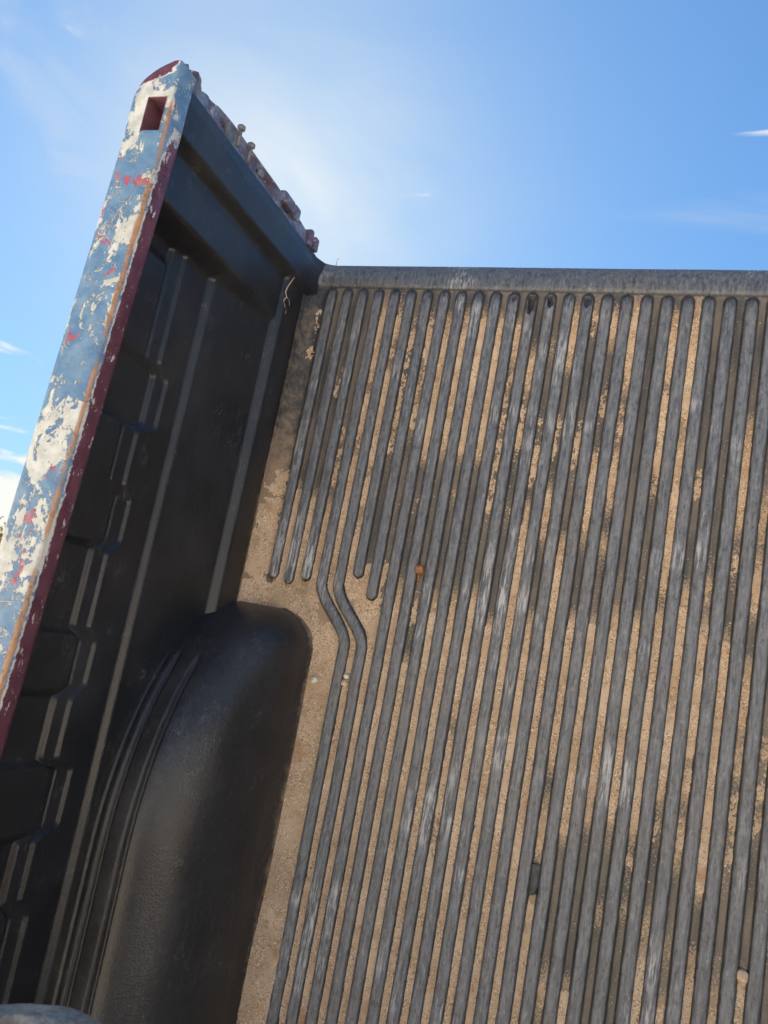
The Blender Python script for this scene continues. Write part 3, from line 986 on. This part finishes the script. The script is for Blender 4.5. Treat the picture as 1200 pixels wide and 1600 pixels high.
parts = []
for v in range(46):
    X, Yg, Z, keep = sand_strip(v)
    parts.append((X, Yg, Z, keep))
    ok = np.where((Z > 0.0006) & (Yg > -1.3))
    if v < 28 and len(ok[0]):
        coarse = fbm(Yg[ok] * 9 + v * 5.3, Yg[ok] * 0 + v * 2.2, 3)
        pick = RNG.random(len(ok[0])) < np.where(coarse > 0.52, 0.30, 0.03) + (0.35 if v == 3 else 0) * ((Yg[ok] < -0.35) & (Yg[ok] > -0.72))
        for i, j in zip(ok[0][pick], ok[1][pick]):
            grains.append((X[i, j] + RNG.normal() * 0.0006, Yg[i, j] + RNG.normal() * 0.001, Z[i, j]))

# the broad drift beside the wheel arch and in the corner of the floor, left side
xb = np.arange(-0.0030, 0.262, 0.0022); yb = np.arange(-1.92, -0.06, 0.0030)
BX, BY = np.meshgrid(xb, yb, indexing='ij')
base = fillet(BX)
mk = np.full_like(BX, -1.0)


def area(d, lo):          # d: signed distance inside, metres
    return np.clip(d / 0.012, -1, 1) + lo


# strip along the arch
mk = np.maximum(mk, area(np.minimum(np.minimum(0.186 - BX, BX - 0.09), -0.640 - BY), -0.05))
# pocket above the arch
mk = np.maximum(mk, area(np.minimum(np.minimum(0.115 + 0.35 * (-0.585 - BY) - BX, BX + 0.012), np.minimum(-0.588 - BY, BY + 0.76)), 0.0))
# corner fillet
mk = np.maximum(mk, area(np.minimum(np.minimum(0.031 - BX, BX + 0.010 - 0.022 * ss(-0.52, -0.36, BY)), np.minimum(-0.40 - BY, BY + 0.70)) * 0.55, -0.12))
mk = np.maximum(mk, np.where((BY > -0.42), area(np.minimum(np.minimum(0.029 - BX, BX - 0.012), np.minimum(-0.085 - BY, BY + 0.20)), -0.75), -1))
# spill where two ribs stop beside the bend
tri = np.minimum(np.minimum(BX - (0.159 + PITCH * 0.4 + jog(BY)), 0.2375 - BX), np.minimum(-0.530 - BY, BY + 0.70))
mk = np.maximum(mk, area(tri, -0.1))
# drift deepens towards the front and buries the outer ribs
deep = 0.0075 * ss(-1.00, -1.17, BY) * ss(0.215, 0.175, BX) + 0.0018
lv = mk + (fbm(BX * 70, BY * 70, 4) - 0.5) * 1.6 + (fbm(BX * 330, BY * 260, 2) - 0.5) * 1.1 + (fbm(BX * 24, BY * 18, 3) - 0.5) * 0.9
BZ = base - 0.0012 + (deep + 0.0012) * (0.5 + 0.5 * np.tanh(lv * 2.2)) + 0.0012 * (fbm(BX * 160, BY * 160, 3) - 0.5) * (lv > 0)
full = (BZ - base) > -0.0005
keep = full[:-1, :-1] | full[1:, :-1] | full[1:, 1:] | full[:-1, 1:]
parts.append((BX.T, BY.T, BZ.T, keep.T))
ok = np.where(((BZ - base) > 0.0008) & (BY > -1.3) & (BX > 0.0))
coarse = fbm(BX[ok] * 30, BY[ok] * 16, 3)
pick = RNG.random(len(ok[0])) < np.where((coarse > 0.46), 0.5, 0.12) + 0.25 * ((BY[ok] < -0.62) & (BY[ok] > -0.80) & (BX[ok] > 0.12))
for i, j in zip(ok[0][pick], ok[1][pick]):
    grains.append((BX[i, j] + RNG.normal() * 0.0008, BY[i, j] + RNG.normal() * 0.001, BZ[i, j]))
# stray grains on clean plastic
for k in range(1500):
    v = RNG.integers(0, 27)
    grains.append((RIB0 + PITCH * (v + 0.5) + RNG.normal() * 0.003, RNG.uniform(-1.25, -0.07), 0.0003))

so = link('sand', join_grids(parts, 'sand'), M['sand'])
tag(so, 'dry tan sand lying in the grooves of the black liner and beside the wheel arch', 'sand', kind='stuff')

G = np.array(grains)
ng = len(G)
r = RNG.uniform(0.00042, 0.00085, ng) * np.where(RNG.random(ng) < 0.06, 1.7, 1.0)
octa = np.array([(1, 0, 0), (-1, 0, 0), (0, 1, 0), (0, -1, 0), (0, 0, 1), (0, 0, -1)], float)
of = np.array([(0, 2, 4), (2, 1, 4), (1, 3, 4), (3, 0, 4), (2, 0, 5), (1, 2, 5), (3, 1, 5), (0, 3, 5)])
ax = RNG.normal(size=(ng, 3, 3))
qv, _ = np.linalg.qr(ax)
st = RNG.uniform(0.7, 1.35, (ng, 1, 3))
P = (octa[None] * st) @ qv * r[:, None, None]
ctr = np.stack([G[:, 0], -(G[:, 2] + r * 0.55), G[:, 1] + FLOOR_LEN], -1)
co = (P + ctr[:, None, :]).reshape(-1, 3)
fq = (of[None] + (np.arange(ng) * 6)[:, None, None]).reshape(-1, 3)
me = bpy.data.meshes.new('grains')
me.vertices.add(len(co)); me.vertices.foreach_set('co', co.astype(np.float32).ravel())
me.loops.add(fq.size); me.loops.foreach_set('vertex_index', fq.astype(np.int32).ravel())
me.polygons.add(len(fq)); me.polygons.foreach_set('loop_start', np.arange(0, fq.size, 3, dtype=np.int32))
me.update(calc_edges=True)
at = me.attributes.new('tone', 'FLOAT', 'POINT')
at.data.foreach_set('value', np.repeat(RNG.random(ng), 6).astype(np.float32))
tag(link('sand_grains', me, M['grain'], smooth=False), 'loose coarse sand grains scattered over the sand in the grooves', 'sand grains', kind='stuff')
print('grains', ng)


# ------------------------------------------------------------------ small loose things
def pebble(x, y, z, rx, ry, rz, mat, label, seed, name='pebble'):
    import bmesh
    bm = bmesh.new()
    bmesh.ops.create_icosphere(bm, subdivisions=3, radius=1)
    rr = random.Random(seed)
    pl = [(Vector((rr.gauss(0, 1), rr.gauss(0, 1), rr.gauss(0, 1))).normalized(), rr.uniform(0.66, 0.95)) for _ in range(11)]
    for vt in bm.verts:
        for n, d in pl:
            e = vt.co.dot(n) - d
            if e > 0: vt.co -= n * e * 0.9
        vt.co = Vector((vt.co.x * rx, -vt.co.z * rz, vt.co.y * ry))
    bmesh.ops.recalc_face_normals(bm, faces=bm.faces)
    me = bpy.data.meshes.new(name); bm.to_mesh(me); bm.free()
    o = link(name, me, mat)
    o.location = W(x, y, z)
    tag(o, label, 'pebble', 'pebbles lying in the liner')
    return o


pebble(0.8045, -0.980, 0.0055, 0.0072, 0.0105, 0.006, M['stone'], 'largest pebble, pale peach, in a groove near the lower right corner', 1)
pebble(0.2045, -0.716, 0.0065, 0.0052, 0.0046, 0.0045, M['quartz'], 'small whitish pebble in the bent groove, upper of two touching', 2)
pebble(0.2035, -0.727, 0.0065, 0.0058, 0.0064, 0.005, M['stone'], 'small cream pebble in the bent groove, lower of two touching', 3)
pebble(0.1510, -0.732, 0.0050, 0.0062, 0.0058, 0.005, M['quartz'], 'white pebble in the sand beside the top of the wheel arch', 4)
pebble(0.1290, -0.905, 0.0050, 0.0055, 0.0075, 0.004, M['root'], 'dull brown clod against the foot of the wheel arch', 6)

bolt = empty('rusty_bolt', W(0.2915, -0.531, 0.0))
tag(bolt, 'rusty bolt head with a rust run below it in the ribbed floor', 'bolt')
b = MB()
bx, by = 0.2915, -0.531
b.tube([(bx, by, 0.0), (bx, by, 0.0075), (bx, by, 0.0105), (bx, by, 0.012)], [0.0075, 0.0078, 0.0070, 0.0045], 14)
link('head', b.mesh(), M['rust'], bolt)
b = MB().tube([(bx, by, 0.0), (bx, by, 0.0018), (bx, by, 0.0022)], [0.0095, 0.0095, 0.0088], 18)
link('washer', b.mesh(), M['rust'], bolt)
b = MB().tube([(bx - 0.0005, by - 0.006, 0.0035), (bx, by - 0.014, 0.0032), (bx - 0.001, by - 0.024, 0.0015)], [0.0022, 0.0015, 0.0006], 7)
link('rust_run', b.mesh(), M['rust'], bolt)

rp = [(460, 433), (455, 440), (449, 449), (446, 456), (448, 464), (443, 470), (445, 478), (447, 484), (446, 490)]


def on_x(px, py, X):
    d = [sum(RC[k][i] * c for k, c in enumerate(((px - 600) / 1205.17, (py - 800) / 1205.17, 1.0))) for i in range(3)]
    s = (X - CB[0]) / d[0]
    return (X, CB[1] + s * d[1], CB[2] + s * d[2])


pts = []
for k, q in enumerate(rp):
    xx = 0.003
    for _ in range(6):
        p_ = on_x(q[0], q[1], xx)
        xx = float(wall_x(np.array(p_[1]), np.array(p_[2]))) + 0.0012
    pts.append(on_x(q[0], q[1], xx))
b = MB().tube(pts, [0.0006, 0.0011, 0.0013, 0.0011, 0.0014, 0.0012, 0.0013, 0.0010, 0.0005], 6)
b.tube([pts[4], (pts[4][0] + 0.003, pts[4][1] - 0.004, pts[4][2] - 0.006), (pts[4][0] + 0.004, pts[4][1] - 0.012, pts[4][2] - 0.008)], [0.0009, 0.0007, 0.0003], 5)
tag(link('dry_root', b.mesh(), M['root']), 'thin pale dry root clinging to the corner of the black side wall', 'root')

b = MB().tube([(0.030, -0.002, -0.006), (0.031, 0.008, -0.004), (0.034, 0.012, -0.003), (0.0365, 0.009, -0.003)], [0.0007, 0.0006, 0.0006, 0.0004], 5)
tag(link('dry_stalk', b.mesh(), M['root']), 'tiny bent dry stalk on the top edge at the corner', 'stalk')

# round-topped weathered post standing in front of the bed
post = empty('wooden_post', W(0.245, -2.0, 0.66))
tag(post, 'weathered grey round-topped wooden post at the lower left corner', 'post')
nr, na = 34, 40
v, f = [], []
ptop = 1.0285
for i in range(nr):
    t = i / (nr - 1)
    if t < 0.6:
        z = (ptop - 0.07) * t / 0.6; rad = 0.098
    else:
        a = (t - 0.6) / 0.4 * math.pi / 2
        z = ptop - 0.07 + 0.07 * math.sin(a); rad = 0.098 * max(math.cos(a), 0.0) ** 0.75
    for j in range(na):
        an = 2 * math.pi * j / na
        rr_ = rad * (1 + 0.03 * math.sin(3 * an + 1) + 0.012 * math.sin(11 * an + 4 * t))
        v.append((0.245 + rr_ * math.cos(an), -0.66 + rr_ * math.sin(an), z + 0.006 * math.sin(2 * an) * (t > 0.6)))
for i in range(nr - 1):
    for j in range(na):
        f.append((i * na + j, i * na + (j + 1) % na, (i + 1) * na + (j + 1) % na, (i + 1) * na + j))
link('shaft', mesh_from(v, f), M['wood'], post)


# ------------------------------------------------------------------ far trees
def tree(x, y, h, rad, label, seed):
    rr = random.Random(seed)
    o = empty('autumn_tree', (x, y, 0))
    tag(o, label, 'tree', 'autumn trees on the far edge of the field')
    v, f = [], []

    def limb(p, q, r0, r1):
        b0 = len(v); d = (q - p).normalized(); a = d.orthogonal().normalized(); c = d.cross(a)
        for pt, r_ in ((p, r0), (q, r1)):
            for j in range(7):
                an = 2 * math.pi * j / 7; v.append(tuple(pt + (a * math.cos(an) + c * math.sin(an)) * r_))
        for j in range(7): f.append((b0 + j, b0 + (j + 1) % 7, b0 + 7 + (j + 1) % 7, b0 + 7 + j))
    B = Vector((x, y, 0)); top = B + Vector((0, 0, h * 0.55))
    limb(B, top, 0.18, 0.10)
    tips = []
    for k in range(9):
        s = B + Vector((0, 0, h * rr.uniform(0.25, 0.55))); e = s + Vector((rr.uniform(-1, 1) * rad, rr.uniform(-1, 1) * rad, h * rr.uniform(0.1, 0.38)))
        limb(s, e, 0.07, 0.02); tips.append(e)
    link('trunk', mesh_from(v, f), M['bark'], o)
    v, f = [], []
    for k in range(2600):
        c = rr.choice(tips) + Vector((rr.gauss(0, 1), rr.gauss(0, 1), rr.gauss(0, 0.8))) * rad * 0.30
        a = Vector((rr.gauss(0, 1), rr.gauss(0, 1), rr.gauss(0, 1))).normalized() * 0.16; bq = a.orthogonal().normalized() * 0.10
        n0 = len(v); v += [tuple(c - a), tuple(c + bq), tuple(c + a), tuple(c - bq)]; f.append((n0, n0 + 1, n0 + 2, n0 + 3))
    link('crown', mesh_from(v, f), M['leaf'], o, smooth=False)


tree_spec = [(-50.5, 47.5, 4.7, 2.6, 'leftmost orange tinged tree on the skyline'), (-46.2, 47.5, 4.4, 2.2, 'yellow green autumn tree on the skyline beside the rail'),
             (-42.5, 50.0, 4.1, 2.2, 'low autumn tree on the skyline hidden behind the rail')]
for k, (x, y, h, rd, lb) in enumerate(tree_spec):
    tree(x, y, h, rd, lb, 20 + k)
